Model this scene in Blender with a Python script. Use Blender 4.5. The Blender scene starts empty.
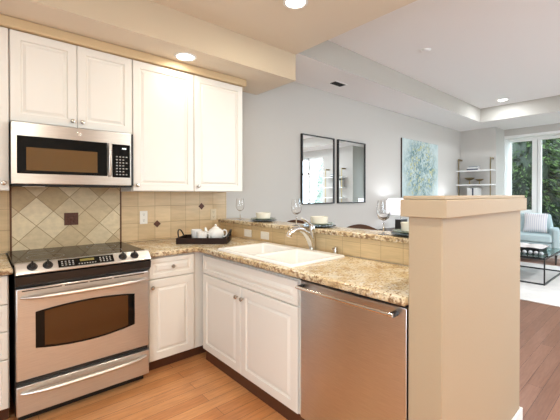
import bpy, bmesh, math, random
from mathutils import Vector, Matrix, Euler
random.seed(7)
C = bpy.context.scene.collection
S = bpy.context.scene
PI = math.pi

# ------------------------------------------------------------------ camera
cam = bpy.data.cameras.new('camera')
cam.sensor_fit = 'HORIZONTAL'; cam.sensor_width = 36.0
cam.lens = 36.0 * 340.68 / 560.0
cam.shift_x = (280 - 278.81) / 560.0
cam.shift_y = -(210 - 196.83) / 560.0
cam.clip_start = 0.02
camo = bpy.data.objects.new('camera', cam); C.objects.link(camo)
camo.location = (0, 0, 1.3332)
camo.rotation_euler = Euler((math.radians(90 - 0.4286), 0, math.radians(-40.99)), 'XYZ')
S.camera = camo

# ------------------------------------------------------------------ world and view
S.view_settings.view_transform = 'Standard'
S.view_settings.look = 'None'
S.view_settings.gamma = 1.0
S.view_settings.use_curve_mapping = False
S.view_settings.exposure = -0.12
W = bpy.data.worlds.new('sky'); S.world = W; W.use_nodes = True
bg = W.node_tree.nodes['Background']
bg.inputs[0].default_value = (0.76, 0.90, 1.0, 1)
bg.inputs[1].default_value = 11.0
S.cycles.max_bounces = 10
S.cycles.diffuse_bounces = 6
S.cycles.glossy_bounces = 5
S.cycles.transmission_bounces = 8
S.cycles.caustics_reflective = False
S.cycles.caustics_refractive = False
S.cycles.sample_clamp_indirect = 6.0
S.cycles.use_denoising = True

WARM = (1.0, 0.94, 0.80)
COOL = (0.88, 0.94, 1.0)
P_KITCHEN, P_SOFFIT, P_LIVING = 15.0, 1.3, 30.0

def portal(name, loc, sx, sy, direction):
    l = bpy.data.lights.new(name, 'AREA'); l.shape = 'RECTANGLE'; l.size = sx; l.size_y = sy
    l.cycles.is_portal = True
    o = bpy.data.objects.new(name, l); C.objects.link(o)
    o.location = loc; o.rotation_euler = Vector(direction).to_track_quat('-Z', 'Y').to_euler()
portal('garden_door_portal', (9.06, 1.27, 1.25), 2.26, 2.5, (-1, 0, 0))
portal('far_window_portal', (8.36, -1.75, 1.5), 1.3, 1.9, (-1, 0, 0))
portal('added_left_window_portal', (-1.53, -0.3, 1.475), 2.3, 1.4, (1, 0, 0))  # serves the window added in the left wall
portal('added_rear_window_portal', (4.6, -3.36, 1.45), 2.8, 2.1, (0, 1, 0))  # serves the window added behind the camera

# ------------------------------------------------------------------ materials
MATS = {}
def newmat(name):
    m = bpy.data.materials.new(name); m.use_nodes = True
    nt = m.node_tree; b = nt.nodes['Principled BSDF']
    MATS[name] = m
    return m, nt, b
def simple(name, col, rough=0.5, metal=0.0, bump=0.0, bscale=60.0, spec=0.5, vary=0.0):
    m, nt, b = newmat(name)
    b.inputs['Base Color'].default_value = (*col, 1)
    b.inputs['Roughness'].default_value = rough
    b.inputs['Metallic'].default_value = metal
    b.inputs['Specular IOR Level'].default_value = spec
    if bump or vary:
        tc = nt.nodes.new('ShaderNodeTexCoord')
        n = nt.nodes.new('ShaderNodeTexNoise'); n.inputs['Scale'].default_value = bscale
        n.inputs['Detail'].default_value = 3
        nt.links.new(tc.outputs['Object'], n.inputs['Vector'])
        if bump:
            bp = nt.nodes.new('ShaderNodeBump'); bp.inputs['Strength'].default_value = bump
            bp.inputs['Distance'].default_value = 0.002
            nt.links.new(n.outputs['Fac'], bp.inputs['Height'])
            nt.links.new(bp.outputs['Normal'], b.inputs['Normal'])
        if vary:
            mx = nt.nodes.new('ShaderNodeMix'); mx.data_type = 'RGBA'
            mx.inputs[6].default_value = (*[c * (1 - vary) for c in col], 1)
            mx.inputs[7].default_value = (*[min(1, c * (1 + vary)) for c in col], 1)
            nt.links.new(n.outputs['Fac'], mx.inputs[0])
            nt.links.new(mx.outputs[2], b.inputs['Base Color'])
    return m
def glow(name, col, strength):
    m, nt, b = newmat(name)
    b.inputs['Base Color'].default_value = (*col, 1)
    b.inputs['Emission Color'].default_value = (*col, 1)
    b.inputs['Emission Strength'].default_value = strength
    return m
def ramp(nt, stops, interp='LINEAR'):
    r = nt.nodes.new('ShaderNodeValToRGB'); r.color_ramp.interpolation = interp
    e = r.color_ramp.elements
    while len(e) < len(stops): e.new(0.5)
    for i, (p, c) in enumerate(stops):
        e[i].position = p; e[i].color = (*c, 1)
    return r
def mapping(nt, coord='Object', scale=(1, 1, 1), rot=(0, 0, 0), loc=(0, 0, 0)):
    tc = nt.nodes.new('ShaderNodeTexCoord'); mp = nt.nodes.new('ShaderNodeMapping')
    mp.inputs['Scale'].default_value = scale; mp.inputs['Rotation'].default_value = rot
    mp.inputs['Location'].default_value = loc
    nt.links.new(tc.outputs[coord], mp.inputs['Vector'])
    return mp
def noise(nt, vec, scale, detail=4, rough=0.6):
    n = nt.nodes.new('ShaderNodeTexNoise'); n.inputs['Scale'].default_value = scale
    n.inputs['Detail'].default_value = detail; n.inputs['Roughness'].default_value = rough
    nt.links.new(vec.outputs[0], n.inputs['Vector'])
    return n
def mixc(nt, a, b, fac, mode='MIX'):
    mx = nt.nodes.new('ShaderNodeMix'); mx.data_type = 'RGBA'; mx.blend_type = mode
    for i, v in ((6, a), (7, b)):
        if isinstance(v, tuple): mx.inputs[i].default_value = (*v, 1)
        else: nt.links.new(v, mx.inputs[i])
    if isinstance(fac, (int, float)): mx.inputs[0].default_value = fac
    else: nt.links.new(fac, mx.inputs[0])
    return mx.outputs[2]

simple('cabinet_white', (0.78, 0.75, 0.69), 0.32)
simple('soffit_paint', (0.56, 0.46, 0.33), 0.7, bump=0.15, bscale=160)
simple('post_paint', (0.40, 0.305, 0.20), 0.6, bump=0.25, bscale=120)
simple('greige_wall', (0.52, 0.50, 0.465), 0.75, bump=0.12, bscale=160)
simple('ceiling_cream', (0.74, 0.66, 0.54), 0.8)
simple('ceiling_white', (0.86, 0.85, 0.84), 0.8)
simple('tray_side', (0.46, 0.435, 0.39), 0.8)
simple('trim_white', (0.82, 0.82, 0.80), 0.4)
simple('tan_strip', (0.58, 0.43, 0.25), 0.55)
simple('frame_black', (0.012, 0.012, 0.012), 0.4)
simple('black_glass', (0.004, 0.004, 0.004), 0.06, spec=0.22)
simple('black_plastic', (0.012, 0.011, 0.011), 0.3)
simple('key_grey', (0.35, 0.34, 0.32), 0.5)
simple('toe_wood', (0.10, 0.035, 0.015), 0.5)
simple('chrome', (0.80, 0.79, 0.77), 0.10, 1.0)
simple('satin_steel', (0.74, 0.70, 0.65), 0.42, 1.0)
simple('nickel', (0.55, 0.51, 0.45), 0.25, 1.0)
simple('brass', (0.30, 0.23, 0.12), 0.35, 1.0)
simple('porcelain', (0.86, 0.85, 0.82), 0.12)
simple('sink_white', (0.88, 0.87, 0.84), 0.15)
simple('cream_ceramic', (0.78, 0.74, 0.63), 0.25)
simple('sage_ceramic', (0.20, 0.24, 0.17), 0.2)
simple('dark_ceramic', (0.03, 0.035, 0.035), 0.25)
simple('tray_wood', (0.024, 0.010, 0.005), 0.6, spec=0.2, bump=0.2, bscale=30)
simple('outlet_white', (0.80, 0.77, 0.70), 0.4)
simple('outlet_almond', (0.66, 0.55, 0.38), 0.4)
simple('socket_dark', (0.05, 0.045, 0.04), 0.5)
simple('blue_fabric', (0.46, 0.56, 0.58), 0.9, bump=0.3, bscale=250)
simple('pillow_fabric', (0.72, 0.70, 0.74), 0.9)
simple('dark_leg', (0.03, 0.02, 0.015), 0.4)
simple('paper', (0.75, 0.70, 0.68), 0.6)
simple('bead_white', (0.50, 0.52, 0.54), 0.5)
simple('book_white', (0.72, 0.72, 0.70), 0.6)
simple('book_navy', (0.03, 0.04, 0.07), 0.6)
simple('book_grey', (0.30, 0.32, 0.34), 0.6)
simple('walnut', (0.09, 0.035, 0.015), 0.35, bump=0.2, bscale=25)
simple('espresso', (0.05, 0.03, 0.02), 0.4)
simple('bark', (0.10, 0.07, 0.045), 0.9, bump=0.6, bscale=20)
simple('ground_cover', (0.04, 0.07, 0.02), 0.95)
simple('vent_dark', (0.02, 0.02, 0.02), 0.7)
simple('exterior_stucco', (0.5, 0.48, 0.45), 0.9)
glow('lamp_lens', (1.0, 0.93, 0.80), 9.0)
glow('lamp_lens_cool', (1.0, 0.97, 0.92), 9.0)
glow('amber_digits', (0.20, 0.16, 0.04), 0.15)
glow('pale_digits', (0.7, 0.8, 0.8), 0.7)
glow('shade_lit', (0.95, 0.95, 1.0), 0.75)

def make_stainless(name, along):
    m, nt, b = newmat(name)
    mp = mapping(nt, scale=along)
    n = noise(nt, mp, 40, 3)
    r = ramp(nt, [(0.3, (0.60, 0.59, 0.585)), (0.7, (0.69, 0.68, 0.67))])
    nt.links.new(n.outputs['Fac'], r.inputs[0]); nt.links.new(r.outputs[0], b.inputs['Base Color'])
    b.inputs['Metallic'].default_value = 1.0
    b.inputs['Roughness'].default_value = 0.30
    b.inputs['Anisotropic'].default_value = 0.85
    tg = nt.nodes.new('ShaderNodeCombineXYZ'); tg.inputs[2].default_value = 1.0; nt.links.new(tg.outputs[0], b.inputs['Tangent'])
    bp = nt.nodes.new('ShaderNodeBump'); bp.inputs['Strength'].default_value = 0.04
    bp.inputs['Distance'].default_value = 0.001
    nt.links.new(n.outputs['Fac'], bp.inputs['Height']); nt.links.new(bp.outputs['Normal'], b.inputs['Normal'])
    return m
make_stainless('stainless', (0.3, 0.3, 8.0))

def make_granite(name, edge):
    m, nt, b = newmat(name)
    mp = mapping(nt)
    base = noise(nt, mp, 9, 5, 0.65)
    r0 = ramp(nt, [(0.30, (0.42, 0.28, 0.14)), (0.42, (0.62, 0.47, 0.27)), (0.56, (0.76, 0.66, 0.47)), (0.75, (0.80, 0.76, 0.66))])
    nt.links.new(base.outputs['Fac'], r0.inputs[0])
    sp = noise(nt, mp, 75, 3, 0.6)
    r1 = ramp(nt, [(0.55, (0, 0, 0)), (0.62, (1, 1, 1))])
    nt.links.new(sp.outputs['Fac'], r1.inputs[0])
    c1 = mixc(nt, r0.outputs[0], (0.27, 0.15, 0.07), r1.outputs[0])
    v = nt.nodes.new('ShaderNodeTexVoronoi'); v.inputs['Scale'].default_value = 55
    nt.links.new(mp.outputs[0], v.inputs['Vector'])
    r2 = ramp(nt, [(0.10, (1, 1, 1)), (0.20, (0, 0, 0))])
    nt.links.new(v.outputs['Distance'], r2.inputs[0])
    gate = noise(nt, mp, 14, 2)
    r3 = ramp(nt, [(0.48, (0, 0, 0)), (0.56, (1, 1, 1))]); nt.links.new(gate.outputs['Fac'], r3.inputs[0])
    f = nt.nodes.new('ShaderNodeMath'); f.operation = 'MULTIPLY'
    nt.links.new(r2.outputs[0], f.inputs[0]); nt.links.new(r3.outputs[0], f.inputs[1])
    c2 = mixc(nt, c1, (0.03, 0.018, 0.012), f.outputs[0])
    sp2 = noise(nt, mp, 42, 2)
    r4 = ramp(nt, [(0.60, (0, 0, 0)), (0.68, (1, 1, 1))]); nt.links.new(sp2.outputs['Fac'], r4.inputs[0])
    c3 = mixc(nt, c2, (0.80, 0.77, 0.68), r4.outputs[0])
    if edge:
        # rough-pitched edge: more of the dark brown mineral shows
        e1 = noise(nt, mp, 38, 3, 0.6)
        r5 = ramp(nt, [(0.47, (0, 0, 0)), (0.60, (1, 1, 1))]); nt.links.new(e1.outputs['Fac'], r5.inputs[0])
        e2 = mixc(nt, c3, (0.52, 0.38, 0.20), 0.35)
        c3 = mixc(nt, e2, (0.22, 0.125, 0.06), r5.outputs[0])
    nt.links.new(c3, b.inputs['Base Color'])
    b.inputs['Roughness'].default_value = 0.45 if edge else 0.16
make_granite('granite', False); make_granite('granite_edge', True)

def make_tile(name, rot, loc, size, c1, c2, mortar, msize):
    # vertical wall tile in the X-Z plane (object space), rotated by rot
    m, nt, b = newmat(name)
    tc = nt.nodes.new('ShaderNodeTexCoord')
    sx = nt.nodes.new('ShaderNodeSeparateXYZ'); nt.links.new(tc.outputs['Object'], sx.inputs[0])
    cx = nt.nodes.new('ShaderNodeCombineXYZ')
    if name.endswith('side'):
        nt.links.new(sx.outputs[1], cx.inputs[0])
    else:
        nt.links.new(sx.outputs[0], cx.inputs[0])
    nt.links.new(sx.outputs[2], cx.inputs[1])
    sub = nt.nodes.new('ShaderNodeVectorMath'); sub.operation = 'SUBTRACT'
    sub.inputs[1].default_value = (loc[0], loc[1], 0); nt.links.new(cx.outputs[0], sub.inputs[0])
    mp = nt.nodes.new('ShaderNodeMapping'); mp.inputs['Rotation'].default_value = (0, 0, rot)
    nt.links.new(sub.outputs[0], mp.inputs['Vector'])
    br = nt.nodes.new('ShaderNodeTexBrick')
    br.offset = 0.0; br.squash = 1.0
    br.inputs['Scale'].default_value = 1.0
    br.inputs['Brick Width'].default_value = size; br.inputs['Row Height'].default_value = size
    br.inputs['Mortar Size'].default_value = msize; br.inputs['Mortar Smooth'].default_value = 0.2
    br.inputs['Bias'].default_value = 0.0
    br.inputs['Color1'].default_value = (*c1, 1); br.inputs['Color2'].default_value = (*c2, 1)
    br.inputs['Mortar'].default_value = (*mortar, 1)
    nt.links.new(mp.outputs[0], br.inputs['Vector'])
    n = noise(nt, tc, 14, 4)
    r = ramp(nt, [(0.3, (0.82, 0.80, 0.77)), (0.7, (1.08, 1.06, 1.03))])
    nt.links.new(n.outputs['Fac'], r.inputs[0])
    nt.links.new(mixc(nt, br.outputs['Color'], r.outputs[0], 0.8, 'MULTIPLY'), b.inputs['Base Color'])
    b.inputs['Roughness'].default_value = 0.4
    bp = nt.nodes.new('ShaderNodeBump'); bp.inputs['Strength'].default_value = 0.4; bp.invert = True
    bp.inputs['Distance'].default_value = 0.002
    nt.links.new(br.outputs['Fac'], bp.inputs['Height']); nt.links.new(bp.outputs['Normal'], b.inputs['Normal'])
T1, T2, TM = (0.60, 0.44, 0.255), (0.69, 0.53, 0.325), (0.42, 0.30, 0.17)
make_tile('tile_square', 0, (0.907, 0.9135), 0.1505, T1, T2, TM, 0.0022)
make_tile('tile_diagonal', PI / 4, (0.525, 1.14), 0.1505, (0.50, 0.36, 0.195), (0.78, 0.66, 0.45), (0.34, 0.23, 0.12), 0.0024)
make_tile('tile_bar_side', 0, (1.397, 0.85), 0.1505, (0.60, 0.45, 0.25), (0.66, 0.50, 0.30), (0.42, 0.30, 0.17), 0.002)

def make_floor(name, c1, c2, gap):
    m, nt, b = newmat(name)
    mp = mapping(nt)
    br = nt.nodes.new('ShaderNodeTexBrick'); br.offset = 0.37; br.offset_frequency = 2
    br.inputs['Scale'].default_value = 1.0
    br.inputs['Brick Width'].default_value = 1.35; br.inputs['Row Height'].default_value = 0.092
    br.inputs['Mortar Size'].default_value = 0.0011; br.inputs['Mortar Smooth'].default_value = 0.1
    br.inputs['Color1'].default_value = (*c1, 1); br.inputs['Color2'].default_value = (*c2, 1)
    br.inputs['Mortar'].default_value = (*gap, 1)
    nt.links.new(mp.outputs[0], br.inputs['Vector'])
    mp2 = mapping(nt, scale=(2.2, 26, 1))
    g = noise(nt, mp2, 3.0, 5, 0.65)
    r = ramp(nt, [(0.25, (0.72, 0.66, 0.60)), (0.6, (1.05, 1.03, 1.0)), (0.8, (1.15, 1.15, 1.12))])
    nt.links.new(g.outputs['Fac'], r.inputs[0])
    nt.links.new(mixc(nt, br.outputs['Color'], r.outputs[0], 0.85, 'MULTIPLY'), b.inputs['Base Color'])
    b.inputs['Roughness'].default_value = 0.30
    bp = nt.nodes.new('ShaderNodeBump'); bp.inputs['Strength'].default_value = 0.25; bp.invert = True
    bp.inputs['Distance'].default_value = 0.001
    nt.links.new(br.outputs['Fac'], bp.inputs['Height']); nt.links.new(bp.outputs['Normal'], b.inputs['Normal'])
make_floor('plank_floor', (0.60, 0.255, 0.095), (0.76, 0.38, 0.165), (0.14, 0.05, 0.02))
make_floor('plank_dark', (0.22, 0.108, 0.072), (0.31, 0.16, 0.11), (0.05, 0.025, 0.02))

def make_rug():
    m, nt, b = newmat('rug_wool')
    mp = mapping(nt)
    n1 = noise(nt, mp, 2.5, 5, 0.7); n2 = noise(nt, mp, 120, 2)
    r = ramp(nt, [(0.35, (0.66, 0.64, 0.62)), (0.6, (0.78, 0.76, 0.72))])
    nt.links.new(n1.outputs['Fac'], r.inputs[0]); nt.links.new(r.outputs[0], b.inputs['Base Color'])
    b.inputs['Roughness'].default_value = 0.95
    bp = nt.nodes.new('ShaderNodeBump'); bp.inputs['Strength'].default_value = 0.4; bp.inputs['Distance'].default_value = 0.004
    nt.links.new(n2.outputs['Fac'], bp.inputs['Height']); nt.links.new(bp.outputs['Normal'], b.inputs['Normal'])
make_rug()

def make_painting():
    m, nt, b = newmat('abstract_paint')
    mp = mapping(nt)
    n0 = noise(nt, mp, 3.0, 5, 0.7)
    r0 = ramp(nt, [(0.3, (0.32, 0.44, 0.45)), (0.6, (0.52, 0.60, 0.59))]); nt.links.new(n0.outputs['Fac'], r0.inputs[0])
    n1 = noise(nt, mp, 11, 6, 0.75); n1.inputs['Distortion'].default_value = 1.2
    r1 = ramp(nt, [(0.44, (0, 0, 0)), (0.58, (1, 1, 1))]); nt.links.new(n1.outputs['Fac'], r1.inputs[0])
    # the busy marks fill the middle of the canvas
    sx = nt.nodes.new('ShaderNodeSeparateXYZ'); nt.links.new(mp.outputs[0], sx.inputs[0])
    ln = nt.nodes.new('ShaderNodeVectorMath'); ln.operation = 'LENGTH'
    cb = nt.nodes.new('ShaderNodeCombineXYZ'); nt.links.new(sx.outputs[0], cb.inputs[0])
    sb = nt.nodes.new('ShaderNodeMath'); sb.operation = 'SUBTRACT'; sb.inputs[1].default_value = 0.50
    nt.links.new(sx.outputs[2], sb.inputs[0]); nt.links.new(sb.outputs[0], cb.inputs[1]); nt.links.new(cb.outputs[0], ln.inputs[0])
    rm = ramp(nt, [(0.42, (1, 1, 1)), (0.72, (0, 0, 0))]); nt.links.new(ln.outputs['Value'], rm.inputs[0])
    f = nt.nodes.new('ShaderNodeMath'); f.operation = 'MULTIPLY'
    nt.links.new(r1.outputs[0], f.inputs[0]); nt.links.new(rm.outputs[0], f.inputs[1])
    c = mixc(nt, r0.outputs[0], (0.075, 0.17, 0.18), f.outputs[0])
    n2 = noise(nt, mp, 17, 3, 0.6)
    r2 = ramp(nt, [(0.56, (0, 0, 0)), (0.62, (1, 1, 1))]); nt.links.new(n2.outputs['Fac'], r2.inputs[0])
    f2 = nt.nodes.new('ShaderNodeMath'); f2.operation = 'MULTIPLY'
    nt.links.new(r2.outputs[0], f2.inputs[0]); nt.links.new(rm.outputs[0], f2.inputs[1])
    c = mixc(nt, c, (0.46, 0.46, 0.22), f2.outputs[0])
    nt.links.new(c, b.inputs['Base Color']); b.inputs['Roughness'].default_value = 0.6
make_painting()

def make_pillow_stripes():
    m, nt, b = newmat('pillow_stripe')
    mp = mapping(nt, scale=(0, 1, 0))
    w = nt.nodes.new('ShaderNodeTexWave'); w.inputs['Scale'].default_value = 9; w.bands_direction = 'Y'
    nt.links.new(mp.outputs[0], w.inputs['Vector'])
    r = ramp(nt, [(0.3, (0.62, 0.60, 0.66)), (0.6, (0.80, 0.78, 0.78))]); nt.links.new(w.outputs['Fac'], r.inputs[0])
    nt.links.new(r.outputs[0], b.inputs['Base Color']); b.inputs['Roughness'].default_value = 0.9
make_pillow_stripes()

def make_foliage(name, c1, c2):
    m, nt, b = newmat(name)
    mp = mapping(nt)
    n = noise(nt, mp, 1.6, 4)
    r = ramp(nt, [(0.35, c1), (0.65, c2)]); nt.links.new(n.outputs['Fac'], r.inputs[0])
    nt.links.new(r.outputs[0], b.inputs['Base Color']); b.inputs['Roughness'].default_value = 0.7
make_foliage('conifer_green', (0.004, 0.010, 0.003), (0.013, 0.028, 0.007))
make_foliage('conifer_bright', (0.03, 0.06, 0.012), (0.08, 0.14, 0.03))
make_foliage('pale_leaf', (0.20, 0.24, 0.20), (0.34, 0.38, 0.32))

def make_glass(name, col=(1, 1, 1), rough=0.0, thin=False):
    m, nt, b = newmat(name)
    b.inputs['Base Color'].default_value = (*col, 1)
    b.inputs['Roughness'].default_value = rough
    b.inputs['Transmission Weight'].default_value = 1.0
    b.inputs['IOR'].default_value = 1.45
    return m
make_glass('clear_glass')
make_glass('table_glass', (0.42, 0.70, 0.64))
def make_pane():
    # window glazing: clear with a light mirror sheen
    m, nt, b = newmat('window_glass')
    out = nt.nodes['Material Output']; nt.nodes.remove(b)
    t = nt.nodes.new('ShaderNodeBsdfTransparent'); g = nt.nodes.new('ShaderNodeBsdfGlossy')
    g.inputs['Roughness'].default_value = 0.0
    mx = nt.nodes.new('ShaderNodeMixShader'); mx.inputs[0].default_value = 0.02
    nt.links.new(t.outputs[0], mx.inputs[1]); nt.links.new(g.outputs[0], mx.inputs[2]); nt.links.new(mx.outputs[0], out.inputs[0])
make_pane()
simple('mirror_silver', (0.90, 0.93, 0.94), 0.0, 1.0)
simple('oven_glass', (0.060, 0.021, 0.004), 0.06, spec=0.6)  # amber base colour stands for the orange reflection in the oven window
simple('cooktop_glass', (0.020, 0.012, 0.007), 0.06, spec=0.06)
simple('microwave_glass', (0.13, 0.068, 0.022), 0.08, spec=0.4)  # amber of the reflected interior put into the glass colour

# ------------------------------------------------------------------ mesh helpers
OFF = {}
class MB:
    def __init__(s): s.bm = bmesh.new()
    def box(s, x0, x1, y0, y1, z0, z1):
        v = [s.bm.verts.new((x, y, z)) for x in (x0, x1) for y in (y0, y1) for z in (z0, z1)]
        for f in ((0, 1, 3, 2), (4, 6, 7, 5), (0, 4, 5, 1), (2, 3, 7, 6), (0, 2, 6, 4), (1, 5, 7, 3)):
            s.bm.faces.new([v[i] for i in f])
        return s
    def poly(s, pts, d):
        # closed outline (3D points) pushed along d into a solid
        d = Vector(d)
        a = [s.bm.verts.new(p) for p in pts]; b = [s.bm.verts.new(Vector(p) + d) for p in pts]
        s.bm.faces.new(a); s.bm.faces.new(b[::-1])
        n = len(a)
        for i in range(n): s.bm.faces.new([a[i], b[i], b[(i + 1) % n], a[(i + 1) % n]][::-1])
        return s
    def lathe(s, prof, c=(0, 0, 0), n=24, axis='Z', cap=True):
        rings = []
        for r, h in prof:
            ring = []
            for i in range(n):
                a = 2 * PI * i / n
                p = {'Z': (r * math.cos(a), r * math.sin(a), h), 'Y': (r * math.cos(a), h, r * math.sin(a)), 'X': (h, r * math.cos(a), r * math.sin(a))}[axis]
                ring.append(s.bm.verts.new(Vector(c) + Vector(p)))
            rings.append(ring)
        for a, b in zip(rings, rings[1:]):
            for i in range(n): s.bm.faces.new([a[i], a[(i + 1) % n], b[(i + 1) % n], b[i]])
        if cap:
            s.bm.faces.new(rings[0][::-1]); s.bm.faces.new(rings[-1])
        return s
    def tube(s, pts, r, n=10, squash=1.0):
        pts = [Vector(p) for p in pts]
        rs = r if isinstance(r, (list, tuple)) else [r] * len(pts)
        rings = []
        up = None
        for i, p in enumerate(pts):
            t = (pts[min(i + 1, len(pts) - 1)] - pts[max(i - 1, 0)]).normalized()
            if up is None:
                up = t.orthogonal().normalized() if abs(t.z) > 0.9 else Vector((0, 0, 1))
            sd = t.cross(up).normalized(); up = sd.cross(t).normalized()
            rings.append([s.bm.verts.new(p + (sd * math.cos(2 * PI * k / n) + up * math.sin(2 * PI * k / n) * squash) * rs[i]) for k in range(n)])
        for a, b in zip(rings, rings[1:]):
            for i in range(n): s.bm.faces.new([a[i], a[(i + 1) % n], b[(i + 1) % n], b[i]])
        s.bm.faces.new(rings[0][::-1]); s.bm.faces.new(rings[-1])
        return s
    def sphere(s, c, r, u=14, v=10, sc=(1, 1, 1)):
        bmesh.ops.create_uvsphere(s.bm, u_segments=u, v_segments=v, radius=r, matrix=Matrix.Translation(c) @ Matrix.Diagonal((*sc, 1)))
        return s
    def xf(s, M):
        bmesh.ops.transform(s.bm, matrix=M, verts=s.bm.verts); return s
    def build(s, name, mat, parent=None, bevel=0.0, seg=2, sharp=35, sub=0):
        bm = s.bm
        bmesh.ops.recalc_face_normals(bm, faces=bm.faces)
        if parent is not None:
            off = OFF.get(parent.name)
            if off is not None: bmesh.ops.translate(bm, verts=bm.verts, vec=-off)
            base = None
        else:
            xs = [v.co for v in bm.verts]
            base = Vector(((min(c.x for c in xs) + max(c.x for c in xs)) / 2, (min(c.y for c in xs) + max(c.y for c in xs)) / 2, min(c.z for c in xs)))
            bmesh.ops.translate(bm, verts=bm.verts, vec=-base)
        me = bpy.data.meshes.new(name); bm.to_mesh(me); bm.free()
        me.materials.append(MATS[mat])
        for p in me.polygons: p.use_smooth = True
        me.set_sharp_from_angle(angle=math.radians(sharp))
        o = bpy.data.objects.new(name, me); C.objects.link(o)
        if parent is not None:
            o.parent = parent
            if parent.name in OFF: OFF[o.name] = OFF[parent.name]
        else:
            o.location = base
            OFF[o.name] = base
        if bevel:
            b = o.modifiers.new('bevel', 'BEVEL'); b.width = bevel; b.segments = seg; b.limit_method = 'ANGLE'
            b.angle_limit = math.radians(40)
        if sub:
            sm = o.modifiers.new('smooth', 'SUBSURF'); sm.levels = sub; sm.render_levels = sub
        return o
def tag(o, label, cat, group=None):
    o['label'] = label; o['category'] = cat
    if group: o['group'] = group
    return o
def thing(name, label, cat, loc=(0, 0, 0), rotz=0.0, group=None, world=True):
    o = bpy.data.objects.new(name, None); C.objects.link(o)
    o.empty_display_size = 0.05
    o.location = loc; o.rotation_euler = (0, 0, rotz)
    if world: OFF[o.name] = Vector(loc)
    return tag(o, label, cat, group)
def struct(o):
    o['kind'] = 'structure'; return o
def bx(*a): return MB().box(*a)
def dup(o, parent=None):
    c = o.copy(); C.objects.link(c)
    if parent is not None: c.parent = parent
    for ch in list(o.children): dup(ch, c)
    return c

# ------------------------------------------------------------------ the setting
WY = 3.104          # range wall and living-room wall plane
XL, XR = 0.131, 0.892
struct(bx(-1.5, 1.99, -3.4, 3.25, -0.12, 0.0).build('floor', 'plank_floor'))
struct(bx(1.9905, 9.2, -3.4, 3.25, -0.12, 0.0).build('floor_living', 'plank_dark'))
# floor texture in world space: planks run along X
struct(bx(-1.5, 9.2, WY, WY + 0.14, 0, 3.1).build('wall_rear', 'greige_wall'))
wl = MB().box(-1.5, -1.4, -3.4, -1.5, 0, 3.1).box(-1.5, -1.4, 0.9, WY - 0.001, 0, 3.1).box(-1.5, -1.4, -1.5, 0.9, 0, 0.75).box(-1.5, -1.4, -1.5, 0.9, 2.2, 3.1)
struct(wl.build('wall_left', 'greige_wall'))
f4 = MB()  # unseen window, added to light the peninsula fronts from the left
for y in (-1.47, -0.3, 0.87): f4.box(-1.48, -1.42, y - 0.03, y + 0.03, 0.75, 2.2)
f4.box(-1.48, -1.42, -1.5, 0.9, 0.75, 0.81).box(-1.48, -1.42, -1.5, 0.9, 2.14, 2.2)
w4 = struct(f4.build('window_added_left', 'trim_white'))
bx(-1.453, -1.447, -1.47, 0.87, 0.8, 2.15).build('pane', 'window_glass', w4)
# wall behind the camera; its wide window is added to bring in daylight
wb = MB()
wb.box(-1.4, 3.2, -3.3, -3.18, 0, 3.1).box(6.0, 8.1, -3.3, -3.18, 0, 3.1).box(3.2, 6.0, -3.3, -3.18, 0, 0.35).box(3.2, 6.0, -3.3, -3.18, 2.55, 3.1)
struct(wb.build('wall_front', 'greige_wall'))
fw = MB()
for x in (3.23, 4.13, 5.07, 5.97): fw.box(x - 0.03, x + 0.03, -3.27, -3.2, 0.35, 2.55)
fw.box(3.2, 6.0, -3.27, -3.2, 0.35, 0.41).box(3.2, 6.0, -3.27, -3.2, 2.49, 2.55)
w3 = struct(fw.build('window_added_rear', 'trim_white'))
bx(3.23, 5.97, -3.238, -3.232, 0.41, 2.49).build('pane', 'window_glass', w3)

# far wall: shelf niche, garden door recess, second shelf wall, second window
XF = 8.09
struct(bx(XF, 9.2, 2.4, WY - 0.001, 0, 3.1).build('wall_right', 'greige_wall'))
struct(bx(XF, 9.2, -1.02, 0.12, 0, 3.1).build('wall_right_pier', 'greige_wall'))
w2 = MB(); w2.box(XF, 8.3, -2.45, -1.02, 0, 0.55).box(XF, 8.3, -2.45, -1.02, 2.52, 3.1).box(XF, 8.3, -3.3, -2.45, 0, 3.1)
struct(w2.build('wall_right_end', 'greige_wall'))
f2 = MB()
for y in (-2.42, -1.72, -1.05): f2.box(8.14, 8.22, y - 0.03, y + 0.03, 0.55, 2.52)
for z in (0.55, 1.98, 2.46): f2.box(8.14, 8.22, -2.45, -1.02, z, z + 0.06)
wn2 = struct(f2.build('window_2', 'trim_white'))
bx(8.178, 8.184, -2.42, -1.05, 0.6, 2.47).build('pane', 'window_glass', wn2)
# header over the garden glazing
struct(bx(8.63, 9.2, 0.12, 2.4, 2.60, 3.1).build('wall_right_header', 'greige_wall'))
# casing of the recess
cs = MB(); cs.box(8.63, 9.05, 2.389, 2.399, 0, 2.599).box(8.63, 9.05, 0.121, 0.148, 0, 2.599).box(8.63, 9.05, 0.148, 2.389, 2.545, 2.599)
struct(cs.build('trim_1', 'trim_white'))
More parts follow.
